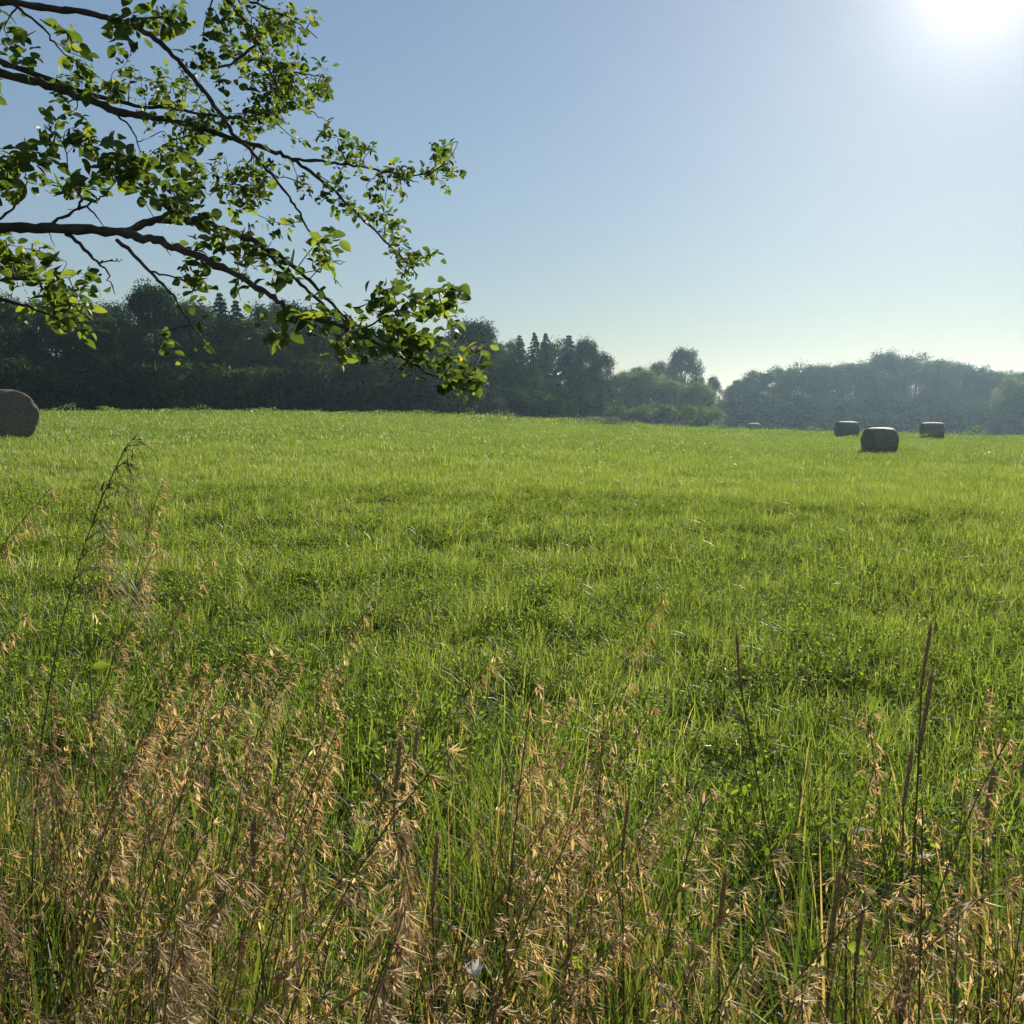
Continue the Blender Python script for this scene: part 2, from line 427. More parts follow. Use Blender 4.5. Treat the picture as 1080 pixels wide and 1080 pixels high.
def broad_tree(h, w, base, nl, per, leaf, rng, round_top=True, lumps=1.0):
    cr, tr = MB(), MB()
    cz0, cz1 = base, h
    lobes = []
    for _ in range(nl):
        t = rng.random() ** .8
        prof = math.sin(math.pi * (.16 + .80 * t) ** .85) ** .6 if round_top else (1 - t) ** .6 + .1
        a = rng.random() * 6.283; rad = w * .5 * prof * math.sqrt(rng.uniform(.25, 1))
        lobes.append((np.array([rad * math.cos(a), rad * math.sin(a), cz0 + (cz1 - cz0) * t * .93]), rng.uniform(.085, .17) * w * lumps))
    for c, rd in lobes:
        d = rng.normal(0, 1, (per, 3)); d /= np.linalg.norm(d, axis=1)[:, None]
        rr = rd * rng.uniform(.45, 1.12, per) * (1 + .25 * rng.normal(0, 1, per).clip(-1, 1))
        cen = c + d * rr[:, None] * np.array([1.05, 1.05, .8])
        cen[:, 2] = np.maximum(cen[:, 2], .15)
        leaf_cloud(cr, cen, d + [0, 0, .3], leaf, rng, np.clip(rng.normal(rng.uniform(.25, .75), .16, per), 0, 1))
    tr.tube([[0, 0, -.3], [.05, 0, h * .25], [-.05, .08, h * .55], [0, 0, h * .88]], [h * .024, h * .019, h * .012, h * .003], 7)
    for c, rd in lobes[:14]:
        z0 = max(base * .6, c[2] * .55); tr.tube([[0, 0, z0], c * [.5, .5, 0] + [0, 0, (z0 + c[2]) * .52], c], [h * .008, h * .005, h * .002], 5)
    return cr, tr

def conifer(h, w, rng, leaf=.16):
    cr, tr = MB(), MB()
    tr.tube([[0, 0, -.3], [0, 0, h * .5], [0, 0, h * .98]], [h * .02, h * .012, h * .002], 6)
    z = h * .06
    while z < h * .985:
        t = z / h; rad = w * .5 * (1 - t) ** .68 + .08
        for k in range(rng.integers(5, 8)):
            a = rng.random() * 6.283; L = rad * rng.uniform(.75, 1.12); m = int(12 + 40 * L)
            u = rng.random(m) ** .7
            d = np.array([math.cos(a), math.sin(a), 0]); sd = np.array([-math.sin(a), math.cos(a), 0])
            cen = np.array([0, 0, z]) + d * (u * L)[:, None] + sd * (rng.normal(0, .16, m) * L * (1.1 - u))[:, None] + np.array([0, 0, 1.]) * ((.12 * u - .38 * u ** 2) * L + rng.normal(0, .07, m))[:, None]
            leaf_cloud(cr, cen, d + np.array([0, 0, .8]), leaf, rng, np.clip(rng.normal(.45, .22, m), 0, 1))
            tr.tube([[0, 0, z], np.array([0, 0, z]) + d * L * .8 + [0, 0, -.12 * L]], [.03, .008], 3)
        z += h * .028 * rng.uniform(.8, 1.2)
    return cr, tr

PROTO = {}
def proto(key, cr, tr, mat, h):
    PROTO[key] = (cr.data('crown', mat), tr.data('trunk', FARBARK, True), h)
def mk(seed): return np.random.default_rng(seed)
for i in range(5):
    proto('oak%d' % i, *broad_tree(14, (8.5, 9.5, 8, 10, 9)[i], (1.0, 1.6, .8, 1.3, 1.0)[i], 74, 210, .155, mk(40 + i)), WOOD, 14)
proto('round', *broad_tree(14, 10.5, .6, 170, 190, .155, mk(61), True, .85), WOOD, 14)
proto('airy', *broad_tree(14, 10, 1.6, 150, 150, .155, mk(62), True, .85), WOOD, 14)
proto('pale0', *broad_tree(8, 8, .3, 52, 200, .15, mk(63)), WOODP, 8)
proto('pale1', *broad_tree(8, 9, .3, 58, 200, .15, mk(64)), WOODP, 8)
proto('bush0', *broad_tree(4, 4.8, .1, 30, 110, .17, mk(65)), WOOD, 4)
proto('bush1', *broad_tree(4, 5.6, .1, 34, 110, .17, mk(66)), WOOD, 4)
proto('lawn', *broad_tree(4, 5.0, .1, 30, 110, .17, mk(67)), WOODP, 4)
for i in range(3): proto('fir%d' % i, *conifer(15, (7.5, 8.2, 7)[i], mk(70 + i)), NEEDLE, 15)

NAME = {'oak': 'broadleaf_tree', 'rou': 'broadleaf_tree', 'air': 'broadleaf_tree', 'pal': 'broadleaf_tree', 'fir': 'conifer_tree', 'bus': 'bush', 'law': 'bush'}
CAT = {'broadleaf_tree': 'tree', 'conifer_tree': 'tree', 'bush': 'bush'}
def plant(px, top, dist, key, label, group=None, wide=1.0, rz=None):
    """A tree dist metres off whose top shows at (px, top)."""
    d = ray(px, 430); x, y = d[0] / d[1] * dist, dist
    z = float(gz(x, y)) - .1
    h = EYE + ray(px, top)[2] / ray(px, top)[1] * dist - z
    crown, trunk, h0 = PROTO[key]
    nm = NAME[key[:3]]
    e = empty(nm, (x, y, z), random.random() * 6.28 if rz is None else rz, label, CAT[nm], group)
    s = h / h0; e.scale = (s * wide, s * wide, s)
    for n_, me in (('crown', crown), ('trunk', trunk)):
        c = bpy.data.objects.new(n_, me); COL.objects.link(c); c.parent = e
    return e

LW = 'dark trees of the left wood'
LL = 'dark leafy tree in the close wood along the crest behind the left bale'
j = lambda s: random.uniform(-s, s)
# left wood, front row
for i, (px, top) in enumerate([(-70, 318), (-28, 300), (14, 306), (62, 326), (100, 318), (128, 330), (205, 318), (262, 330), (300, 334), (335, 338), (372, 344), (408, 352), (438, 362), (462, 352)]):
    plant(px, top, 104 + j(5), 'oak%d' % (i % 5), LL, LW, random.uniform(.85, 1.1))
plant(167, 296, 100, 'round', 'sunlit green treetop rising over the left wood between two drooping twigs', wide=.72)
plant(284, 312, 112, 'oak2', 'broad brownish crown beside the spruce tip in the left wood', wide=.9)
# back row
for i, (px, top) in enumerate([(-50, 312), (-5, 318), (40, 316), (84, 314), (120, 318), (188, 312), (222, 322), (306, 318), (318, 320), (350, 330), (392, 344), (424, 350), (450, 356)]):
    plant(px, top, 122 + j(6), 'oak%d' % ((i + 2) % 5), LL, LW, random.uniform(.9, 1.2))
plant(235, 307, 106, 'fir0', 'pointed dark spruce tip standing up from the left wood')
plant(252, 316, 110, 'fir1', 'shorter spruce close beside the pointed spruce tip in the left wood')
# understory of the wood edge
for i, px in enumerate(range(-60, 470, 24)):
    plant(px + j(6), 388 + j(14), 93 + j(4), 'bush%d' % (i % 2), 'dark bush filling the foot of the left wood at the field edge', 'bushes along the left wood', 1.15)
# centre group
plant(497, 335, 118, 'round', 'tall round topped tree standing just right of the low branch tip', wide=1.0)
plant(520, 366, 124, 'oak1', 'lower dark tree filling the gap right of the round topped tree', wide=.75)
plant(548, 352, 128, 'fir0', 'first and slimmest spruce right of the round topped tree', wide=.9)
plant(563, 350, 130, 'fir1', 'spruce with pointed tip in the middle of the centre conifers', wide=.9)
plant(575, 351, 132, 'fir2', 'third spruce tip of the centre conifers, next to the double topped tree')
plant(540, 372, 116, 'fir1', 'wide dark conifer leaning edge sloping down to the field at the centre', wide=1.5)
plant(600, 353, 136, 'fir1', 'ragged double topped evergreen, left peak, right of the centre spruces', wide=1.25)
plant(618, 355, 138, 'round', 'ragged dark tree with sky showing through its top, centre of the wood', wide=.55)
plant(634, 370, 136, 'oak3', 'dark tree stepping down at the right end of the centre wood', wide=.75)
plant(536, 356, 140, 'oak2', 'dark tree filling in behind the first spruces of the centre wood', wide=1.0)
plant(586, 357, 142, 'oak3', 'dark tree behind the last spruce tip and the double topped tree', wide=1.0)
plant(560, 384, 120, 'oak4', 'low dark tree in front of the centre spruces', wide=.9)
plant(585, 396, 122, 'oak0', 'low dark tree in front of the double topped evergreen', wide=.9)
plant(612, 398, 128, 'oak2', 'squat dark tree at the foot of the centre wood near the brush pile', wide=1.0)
for i, px in enumerate((478, 500, 522, 545, 567)):
    plant(px, 402 + 3 * i, 106 + 2 * i, 'bush%d' % (i % 2), 'dark bush at the foot of the centre wood', 'bushes under the centre wood', 1.2)
plant(590, 420, 112, 'bush0', 'small bush on the crest left of the brush pile', wide=1.0)
# pale thicket and the tree behind it
plant(655, 392, 158, 'pale0', 'pale green shrubby tree at the left end of the thicket beside the dark wood')
plant(683, 390, 156, 'pale1', 'widest pale green tree in the middle of the thicket')
plant(712, 402, 154, 'pale0', 'pale green shrubby tree in front of the lone tall tree')
plant(738, 402, 156, 'pale1', 'rightmost pale green tree of the thicket, by the sky gap', wide=.7)
plant(722, 363, 176, 'airy', 'lone tall tree with airy crown above the pale thicket', wide=.68)
plant(672, 384, 178, 'oak0', 'dark tree behind the pale thicket, left one of two', wide=.8)
plant(694, 380, 180, 'oak1', 'dark tree just left of the lone tall tree', wide=.65)
plant(752, 396, 190, 'oak4', 'small dark tree right of the lone tall tree at the sky gap', wide=.6)
plant(762, 420, 186, 'lawn', 'low pale bush at the bottom of the sky gap', wide=1.2)
for i, px in enumerate((645, 668, 690, 716, 742)):
    plant(px, 428 + j(3), 140 + j(3), 'lawn', 'low pale bush along the foot of the thicket', 'bushes under the pale thicket', 1.3)
# right wood
RL, RG = 'hazy blue grey tree in the far right wood behind the three bales', 'hazy trees of the right wood'
for i, (px, top) in enumerate([(778, 398), (797, 390), (818, 384), (846, 382), (872, 384), (902, 380), (985, 378), (1030, 384), (1058, 390), (1085, 388), (1112, 384)]):
    plant(px, top, 192 + j(6), 'oak%d' % (i % 5), RL, RG, random.uniform(.9, 1.15))
for i, (px, top) in enumerate([(790, 400), (830, 388), (860, 383), (888, 382), (915, 378), (1000, 380), (1015, 384), (1045, 388), (1072, 392), (1100, 386)]):
    plant(px, top, 212 + j(6), 'oak%d' % ((i + 3) % 5), RL, RG, random.uniform(.95, 1.2))
plant(932, 369, 196, 'round', 'tallest bumpy crown of the right wood, left half, above the two far bales', wide=.8)
plant(965, 372, 198, 'oak3', 'second highest crown of the right wood, just right of the tallest', wide=1.0)
plant(957, 388, 214, 'oak1', RL, RG, 1.2)
plant(1066, 398, 168, 'pale0', 'paler tree in front of the right wood near the right edge', wide=.8)
plant(1086, 402, 164, 'pale1', 'paler tree cut by the right edge of the view', wide=.8)
for i, px in enumerate(range(772, 1110, 22)):
    plant(px + j(5), 424 + j(6), 178 + j(4), 'bush%d' % (i % 2), 'dark bush along the foot of the right wood', 'bushes along the right wood', 1.4)
# brush pile on the crest
bp = MB()
for _ in range(260):
    c = np.array([np.clip(RNG.normal(0, 1.3), -2, 2), np.clip(RNG.normal(0, .4), -.7, .7), abs(RNG.normal(.12, .14))]); a = RNG.random() * 6.28; L = RNG.uniform(.5, 1.6)
    d = np.array([math.cos(a), math.sin(a), RNG.normal(0, .25)]) * L / 2
    bp.tube([c - d, c + [0, 0, .08], c + d], [.03, .025, .01], 4, RNG.random())
px, dist = 622, 73; d = ray(px, 430); x, y = d[0] / d[1] * dist, dist
o = bp.build('brush_pile', solid_mat('dead_brush', [(.3, (.22, .19, .15)), (.7, (.40, .36, .29))], 2)); o.location = (x, y, float(gz(x, y)) + .12)
tag(o, 'low pile of pale dry brush on the crest below the centre wood', 'brush pile')

# ------------------------------------------------------------------ hay bales
def wrap_mat():
    m, t = new_mat('net_wrapped_hay')
    tcn = t.nodes.new('ShaderNodeTexCoord'); mp = t.nodes.new('ShaderNodeMapping'); mp.inputs['Scale'].default_value = (14, 1.4, 1.4)
    link(t, tcn.outputs['Object'], mp.inputs[0])
    n1 = noise(t, 3, 6, mp.outputs[0], .7); n2 = noise(t, 26, 4, tcn.outputs['Object'])
    c = ramp(t, math_n(t, 'ADD', math_n(t, 'MULTIPLY', n1, .6), math_n(t, 'MULTIPLY', n2, .4)), [(.34, (.085, .070, .050)), (.5, (.20, .165, .115)), (.66, (.34, .28, .20))])
    b = t.nodes.new('ShaderNodeBsdfPrincipled'); link(t, c, b.inputs['Base Color']); b.inputs['Roughness'].default_value = .7
    b.inputs['Specular IOR Level'].default_value = .25
    bn = t.nodes.new('ShaderNodeBump'); bn.inputs['Strength'].default_value = .5; bn.inputs['Distance'].default_value = .02
    link(t, n2, bn.inputs['Height']); link(t, bn.outputs[0], b.inputs['Normal'])
    o = t.nodes.new('ShaderNodeOutputMaterial'); link(t, b.outputs[0], o.inputs['Surface']); return m
def coil_mat():
    m, t = new_mat('coiled_hay_end')
    tcn = t.nodes.new('ShaderNodeTexCoord'); mp = t.nodes.new('ShaderNodeMapping'); mp.inputs['Scale'].default_value = (0, 1, 1)
    link(t, tcn.outputs['Object'], mp.inputs[0])
    wv = t.nodes.new('ShaderNodeTexWave'); wv.wave_type = 'RINGS'; wv.rings_direction = 'X'
    wv.inputs['Scale'].default_value = 5; wv.inputs['Distortion'].default_value = 9; wv.inputs['Detail'].default_value = 4; wv.inputs['Detail Scale'].default_value = 3
    link(t, mp.outputs[0], wv.inputs['Vector'])
    c = ramp(t, wv.outputs['Fac'], [(.1, (.10, .090, .066)), (.6, (.16, .142, .105)), (.9, (.23, .20, .15))])
    b = t.nodes.new('ShaderNodeBsdfPrincipled'); link(t, c, b.inputs['Base Color']); b.inputs['Roughness'].default_value = .95
    bn = t.nodes.new('ShaderNodeBump'); bn.inputs['Strength'].default_value = .3; bn.inputs['Distance'].default_value = .03
    link(t, wv.outputs['Fac'], bn.inputs['Height']); link(t, bn.outputs[0], b.inputs['Normal'])
    o = t.nodes.new('ShaderNodeOutputMaterial'); link(t, b.outputs[0], o.inputs['Surface']); return m
WRAP, COIL = wrap_mat(), coil_mat()
def bale_parts(root, Rr, W):
    """Axis along X, resting at z = 0; sagged a little on its base."""
    k, rows = 72, 22
    a = np.linspace(0, 2 * np.pi, k, endpoint=False)
    xs = np.linspace(-W / 2, W / 2, rows)
    def ring(x, f):
        e = abs(x) / (W / 2); rr = Rr * f * (1 - .07 * e ** 5) * (1 + .008 * np.sin(5 * a + 9 * x) + .006 * np.sin(23 * a - 14 * x) + .006 * math.sin(17 * x))
        z = Rr * .97 + rr * np.sin(a); z = np.where(z < .06, .06 * .4 + z * .6, z)
        return np.stack([np.full(k, x), rr * np.cos(a) * 1.02, np.maximum(z, -.02)], -1)
    V = np.concatenate([ring(x, 1) for x in xs]); i = np.arange(rows - 1)[:, None] * k; q = np.arange(k); q2 = (q + 1) % k
    mb = MB(); mb.add(V, np.stack([i + q, i + k + q, i + k + q2, i + q2], -1).reshape(-1, 4)); mb.build('net_wrap', WRAP, root, True)
    for s in (-1, 1):
        fr = [1, .985, .94, .8, .6, .4, .2, .002]; bul = [0, .018, .03, .045, .055, .06, .065, .065]
        V = []
        for f, b in zip(fr, bul):
            rg = ring(s * W / 2, f); rg[:, 0] += s * (b + .012 * np.sin(7 * a + 20 * f) * f + .006 * f * RNG.normal(0, 1, k) * (f < .99)) * (f < .999)
            V.append(rg)
        V = np.concatenate(V); n = len(fr); i = np.arange(n - 1)[:, None] * k
        mb = MB(); mb.add(V, np.stack([i + q, i + k + q, i + k + q2, i + q2], -1).reshape(-1, 4))
        mb.build('coiled_end', COIL, root, True)
    mb = MB()
    for _ in range(520):                                   # straws poking out at ends and seams
        t = RNG.random() * 6.283; s = RNG.choice([-1, 1]); x = s * W / 2 if RNG.random() < .7 else RNG.uniform(-W / 2, W / 2)
        rr = Rr * (RNG.uniform(.3, 1) if abs(x) == W / 2 else 1.0); p = np.array([x, rr * math.cos(t), max(.03, Rr * .97 + rr * math.sin(t))])
        d = np.array([s * abs(RNG.normal(.03, .03)), RNG.normal(0, .03), RNG.normal(0, .03)]) + np.array([0, math.cos(t), math.sin(t)]) * RNG.uniform(.0, .04)
        mb.tube([p - d * .4, p + d], [.003, .001], 3, RNG.random(), False)
    ls = mb.build('loose_straw', STRAW, root); ls['kind'] = 'stuff'
def bale(px, dist, Rr, W, rz, label):
    d = ray(px, 430); x, y = d[0] / d[1] * dist, dist
    e = empty('hay_bale', (x, y, float(gz(x, y)) - .02), rz, label, 'hay bale', 'round hay bales on the field')
    bale_parts(e, Rr, W)
bale(0, 28.5, .76, 1.6, R(-36), 'nearest big round hay bale cut by the left edge of the view')
bale(929, 36, .51, .92, R(10), 'dark round hay bale nearest on the right half of the field')
bale(894, 60, .55, 1.1, R(10), 'far round hay bale left of and behind the nearer right one')
bale(984, 58, .56, 1.1, R(-9), 'far round hay bale right of the nearer one, its top edge sunlit')
bale(795, 112, .62, 1.4, R(20), 'tiny distant hay bale by the sky gap, almost at the wood')

# ------------------------------------------------------------------ seed-head grasses of the verge
def lance(mb, p, d, L, w, tone, up=None):
    """One papery pointed scale, folded along its keel."""
    d = d / (np.linalg.norm(d) + 1e-9); u = np.cross(d, [0.3, .2, 1]); u /= np.linalg.norm(u) + 1e-9; v = np.cross(d, u)
    V = [p, p + d * L * .35 + u * w, p + d * L * .4 + v * w * .5, p + d * L * .35 - u * w,
         p + d * L * .72 + u * w * .62, p + d * L * .75 + v * w * .35, p + d * L * .72 - u * w * .62, p + d * L]
    mb.add(V, [[1, 2, 5, 4], [2, 3, 6, 5]], tone)
    mb.f.append(np.array([[0, 2, 1], [0, 3, 2], [4, 5, 7], [5, 6, 7]]) + mb.n - 8)
def blade_leaf(mb, p, ang, L, w, droop, tone):
    n = 8; t = np.linspace(0, 1, n)
    d = np.array([math.cos(ang), math.sin(ang), 0]); sd = np.array([-math.sin(ang), math.cos(ang), 0])
    c = p + d * (L * (t * .55 + .3 * t ** 2))[:, None] + np.array([0, 0, 1.]) * (L * (.75 * t - droop * t ** 2.2))[:, None]
    ww = (w * np.clip((1 - t) ** .6 * (.5 + 1.2 * np.minimum(t, .4)), .03, 1))[:, None]
    tw = np.array([0, 0, 1.]) * .3
    V = np.stack([c - (sd + tw * t[:, None]) * ww, c + (sd + tw * t[:, None]) * ww], 1).reshape(-1, 3)
    b = np.arange(n - 1) * 2
    mb.add(V, np.stack([b, b + 1, b + 3, b + 2], -1), tone)

def brome(h, rng, nod, full, dryness, open_=1.0):
    """Stalk 'h' tall, nodding towards +X. Returns stem, head, list of leaves."""
    stem, head, leaves = MB(), MB(), []
    n = 14; t = np.linspace(0, 1, n)
    wob = rng.normal(0, .012, 2)
    pts = np.stack([nod * t ** 3.2 + wob[0] * np.sin(3 * t), wob[1] * np.sin(4 * t), h * t - .25 * nod * t ** 5], -1)
    stem.tube(pts, np.linspace(.0019, .0007, n), 5, dryness)
    for zt in (.28, .52): stem.tube([np.array([np.interp(zt + q, t, pts[:, i]) for i in range(3)]) for q in (-.004, 0, .004)], [.0017, .0026, .0017], 5, dryness * .5, False)
    P_ = lambda q: np.array([np.interp(q, t, pts[:, i]) for i in range(3)])
    side = rng.normal(0, .35)
    for q in np.linspace(.79, .995, 9):
        p = P_(q); frac = (1 - q) / .21
        for _ in range(max(1, int(round(rng.uniform(1.6, 3.6) * full)))):
            a = rng.normal(side, .75); L = rng.uniform(.5, 1.1) * (.016 + .062 * frac) * open_
            m = 7; u = np.linspace(0, 1, m)
            d = np.array([math.cos(a), math.sin(a), 0]); rise, sag = rng.uniform(.5, 1.0), rng.uniform(.5, 1.5)
            br = p + d * (L * .75 * u)[:, None] + np.array([0, 0, 1.]) * (L * (rise * u - sag * u ** 2.2))[:, None]
            head.tube(br, np.linspace(.0005, .00025, m), 3, .2, False)
            tn = np.clip(rng.normal(.5, .2), 0, 1); ns = int(rng.integers(4, 8))
            for w_ in np.sort(rng.uniform(.3, 1.0, ns)):   # husks overlapping along the branchlet, hanging off it
                b = np.array([np.interp(w_, u, br[:, c_]) for c_ in range(3)])
                tg = np.array([np.interp(min(1, w_ + .15), u, br[:, c_]) - np.interp(max(0, w_ - .15), u, br[:, c_]) for c_ in range(3)])
                tg = tg / (np.linalg.norm(tg) + 1e-9) + rng.normal(0, .28, 3) + np.array([0, 0, -.12])
                L2 = rng.uniform(.010, .020)
                lance(head, b, tg, L2, .0015 * rng.uniform(.6, 1.25), np.clip(tn + rng.normal(0, .15), 0, 1))
                e = b + tg / np.linalg.norm(tg) * L2
                head.tube([e - (e - b) * .1, e + tg * rng.uniform(.003, .008)], [.00022, .00012], 3, .8, False)
    for q in (.22, .45, .62)[:rng.integers(2, 4)]:
        lf = MB(); blade_leaf(lf, P_(q), rng.random() * 6.283, rng.uniform(.16, .30), .0032, rng.uniform(.3, 1.1), rng.choice([.3, .5, .78, .9, .95])); leaves.append(lf)
    return stem, head, leaves

def timothy(h, rng, L, w):
    stem, spike, leaves = MB(), MB(), []
    pts = np.array([[0, 0, 0], [.02, .005, h * .4], [.012, .012, h - L], [.020, .008, h]])
    stem.tube(np.array([pts[0], pts[1], pts[2]]), [.0022, .0019, .0015], 5, .25)
    n, k = 40, 10; V = []; tn = []
    for i in range(n):
        f = i / (n - 1); rr = w * (min(1, f * 9 + .35)) * min(1, (1 - f) * 7 + .25); c = pts[2] + (pts[3] - pts[2]) * f
        a = np.linspace(0, 2 * np.pi, k, endpoint=False) + i * .31
        q = rr * (1 + .22 * rng.normal(0, 1, k)); V.append(c + np.stack([q * np.cos(a), q * np.sin(a), rng.normal(0, .0008, k)], -1)); tn.append(np.clip(rng.normal(.45, .25, k), 0, 1))
    V = np.concatenate(V); i = np.arange(n - 1)[:, None] * k; q = np.arange(k); q2 = (q + 1) % k
    spike.add(V, np.stack([i + q, i + q2, i + k + q2, i + k + q], -1).reshape(-1, 4), np.concatenate(tn))
    spike.f.append(np.array([list(range((n - 1) * k, n * k))]))
    for _ in range(260):                                    # bristly awns
        f = rng.random(); a = rng.random() * 6.283; c = pts[2] + (pts[3] - pts[2]) * f; d = np.array([math.cos(a), math.sin(a), .9])
        lance(spike, c + d * [w * .8, w * .8, 0], d, .0045, .0006, rng.random())
    for q in (.3, .5):
        lf = MB(); blade_leaf(lf, np.array([.008, 0, h * q]), rng.random() * 6.28, rng.uniform(.14, .24), .003, rng.uniform(.4, 1), rng.choice([.2, .4, .8])); leaves.append(lf)
    return stem, spike, leaves

BROME = []
for i in range(16):
    rg = mk(200 + i); h = 1.0
    st, hd, lv = brome(h, rg, rg.uniform(.05, .24), rg.uniform(.7, 1.25), rg.uniform(.2, 1), rg.uniform(.6, 1.25))
    BROME.append((st.data('stem', STEM, True), hd.data('seed_head', STRAW), [l.data('leaf', TALL) for l in lv]))
st, hd, lv = brome(1.0, mk(300), .15, 1.5, .1, 2.3)
BROME.append((st.data('stem', STEM, True), hd.data('seed_head', SPIKE), [l.data('leaf', TALL) for l in lv]))
TIM = []
for i in range(5):
    st, sp, lv = timothy(.92, mk(320 + i), (.095, .105, .085, .115, .09)[i], (.0030, .0026, .0031, .0030, .0028)[i])
    TIM.append((st.data('stem', STEM, True), sp.data('seed_spike', SPIKE), [l.data('leaf', TALL) for l in lv]))

def stalk(name, parts, headname, x, y, h, rz, label, group, tilt=(0, 0), h0=1.0):
    st, hd, lv = parts
    e = empty(name, (x, y, float(gz(x, y)) - .01), 0, label, 'grass stalk', group)
    e.rotation_euler = (tilt[0], tilt[1], rz)
    s = h / h0; e.scale = (.35 + .65 * s, .35 + .65 * s, s)
    for n_, me in [('stem', st), (headname, hd)] + [('leaf', l) for l in lv]:
        c = bpy.data.objects.new(n_, me); COL.objects.link(c); c.parent = e
    return e
def stalk_tip(name, parts, headname, px, py, dist, rz, label, group, tilt, h0=1.0):
    """Plants a stalk so that its tip, not its foot, is seen at (px, py) at that distance."""
    from mathutils import Euler
    d = ray(px, py); tip = np.array([0, 0, EYE]) + d * dist / math.hypot(d[0], d[1])
    v = parts[0].vertices; t0 = np.array(max((p.co for p in (v if headname == 'seed_head' else parts[1].vertices)), key=lambda c: c.z)); R3 = np.array(Euler((tilt[0], tilt[1], rz)).to_matrix())
    h = h0; x, y = tip[0], tip[1]
    for _ in range(6):
        s = h / h0; off = R3 @ (t0 * [.35 + .65 * s, .35 + .65 * s, s]); x, y = tip[0] - off[0], tip[1] - off[1]
        h *= (tip[2] - float(gz(x, y)) + .01) / off[2]
    return stalk(name, parts, headname, x, y, h, rz, label, group, tilt, h0)
def stand(px, dist): d = ray(px, 600); k = dist / math.hypot(d[0], d[1]); return d[0] * k, d[1] * k
def height_for(px, py, dist, x, y):       # how tall a stalk standing there is when its tip shows at py
    d = ray(px, py); return EYE + d[2] * dist / math.hypot(d[0], d[1]) - float(gz(x, y))

BG = 'dry brome stalks on the near verge'
# (the thick of them is sown further down)
# stalks one can tell apart: pixel of the tip, distance, kind, tilt, label
for px, py, dist, i, rz, tl, lab in [
    (132, 472, 1.9, 16, .1, (0, .0), 'tallest brome stalk, its dark drooping plume highest against the left field'),
    (52, 516, 2.1, 5, .5, (0, .07), 'brown brome plume leaning right, nearest the left edge above the meadow'),
    (118, 540, 2.5, 7, .9, (0, .03), 'narrow tan brome head just below the tallest drooping plume'),
    (172, 505, 2.5, 9, .3, (0, .02), 'thin faint brome stalk rising right of the tallest drooping plume'),
    (165, 575, 2.2, 11, .1, (0, .05), 'brown brome head with side branches left of the solitary fanned plume'),
    (222, 588, 2.2, 2, .1, (0, .2), 'solitary fanned brome plume leaning right over bare green field'),
    (390, 640, 2.4, 6, .6, (0, .05), 'faint brown brome head standing alone in green grass left of centre'),
    (25, 650, 1.9, 8, .3, (0, .06), 'tan brome head at the left edge under the brown plume'),
    (172, 735, 1.5, 12, .8, (0, .0), 'thick upright pale brome head above the left brown patch'),
    (305, 745, 1.6, 14, .3, (0, -.03), 'upright tan brome head between the left brown patch and centre'),
    (432, 728, 1.6, 13, .9, (0, .0), 'pale curled brome head just above the dark timothy pair'),
    (520, 690, 1.9, 10, .2, (0, .02), 'brome head at the top left of the centre brown clump'),
    (600, 735, 1.8, 4, .0, (0, .08), 'brome head arching right at the top of the centre brown clump'),
    (700, 630, 2.6, 1, .4, (0, -.02), 'faint brome stalk alone in the green grass right of centre'),
    (1048, 760, 1.7, 15, 2.9, (0, .0), 'pale hooked brome head by the right edge'),
]:
    stalk_tip('brome_stalk', BROME[i], 'seed_head', px, py, dist, rz, lab, BG, tl)
common = 'dry tan brome grass stalk with nodding seed head, in the thick of the near verge'
cnt = 0
while cnt < 226:
    px = random.uniform(-60, 1140); dist = random.uniform(.72, 2.1) ** 1.0
    u = px / 1080
    dens = 1.0 if u < .42 else (1.0 if u < .66 else (.55 if u < .8 else .85))
    far = 2.0 if u < .2 else (1.55 if u < .45 else (1.85 if u < .62 else (1.25 if u < .8 else 1.7)))
    if dist > far or random.random() > dens * (1.0 if dist < 1.5 else .6): continue
    if cnt >= 204: px, dist = random.uniform(-60, 330), random.uniform(.72, 1.25); u = px / 1080
    x, y = stand(px, dist)
    h = random.gauss(.94, .09) + (.08 if u < .2 else 0)
    h = min(h, 1.24) * (1 - .10 * max(0, 1.0 - dist) / .3)
    stalk('brome_stalk', random.choice(BROME[:16]), 'seed_head', x, y, h, random.gauss(.3, .9), common, BG, (random.gauss(0, .07), random.gauss(.03, .08)))
    cnt += 1
for _ in range(44):                       # the same stand goes on a little way to both sides
    px = random.choice([random.uniform(-700, -60), random.uniform(1140, 1800)]); dist = random.uniform(.8, 1.9); x, y = stand(px, dist)
    stalk('brome_stalk', random.choice(BROME[:16]), 'seed_head', x, y, random.gauss(.94, .09), random.gauss(.3, .9), common, BG, (random.gauss(0, .07), random.gauss(.03, .08)))
TGR = 'dark timothy spikes on the verge'
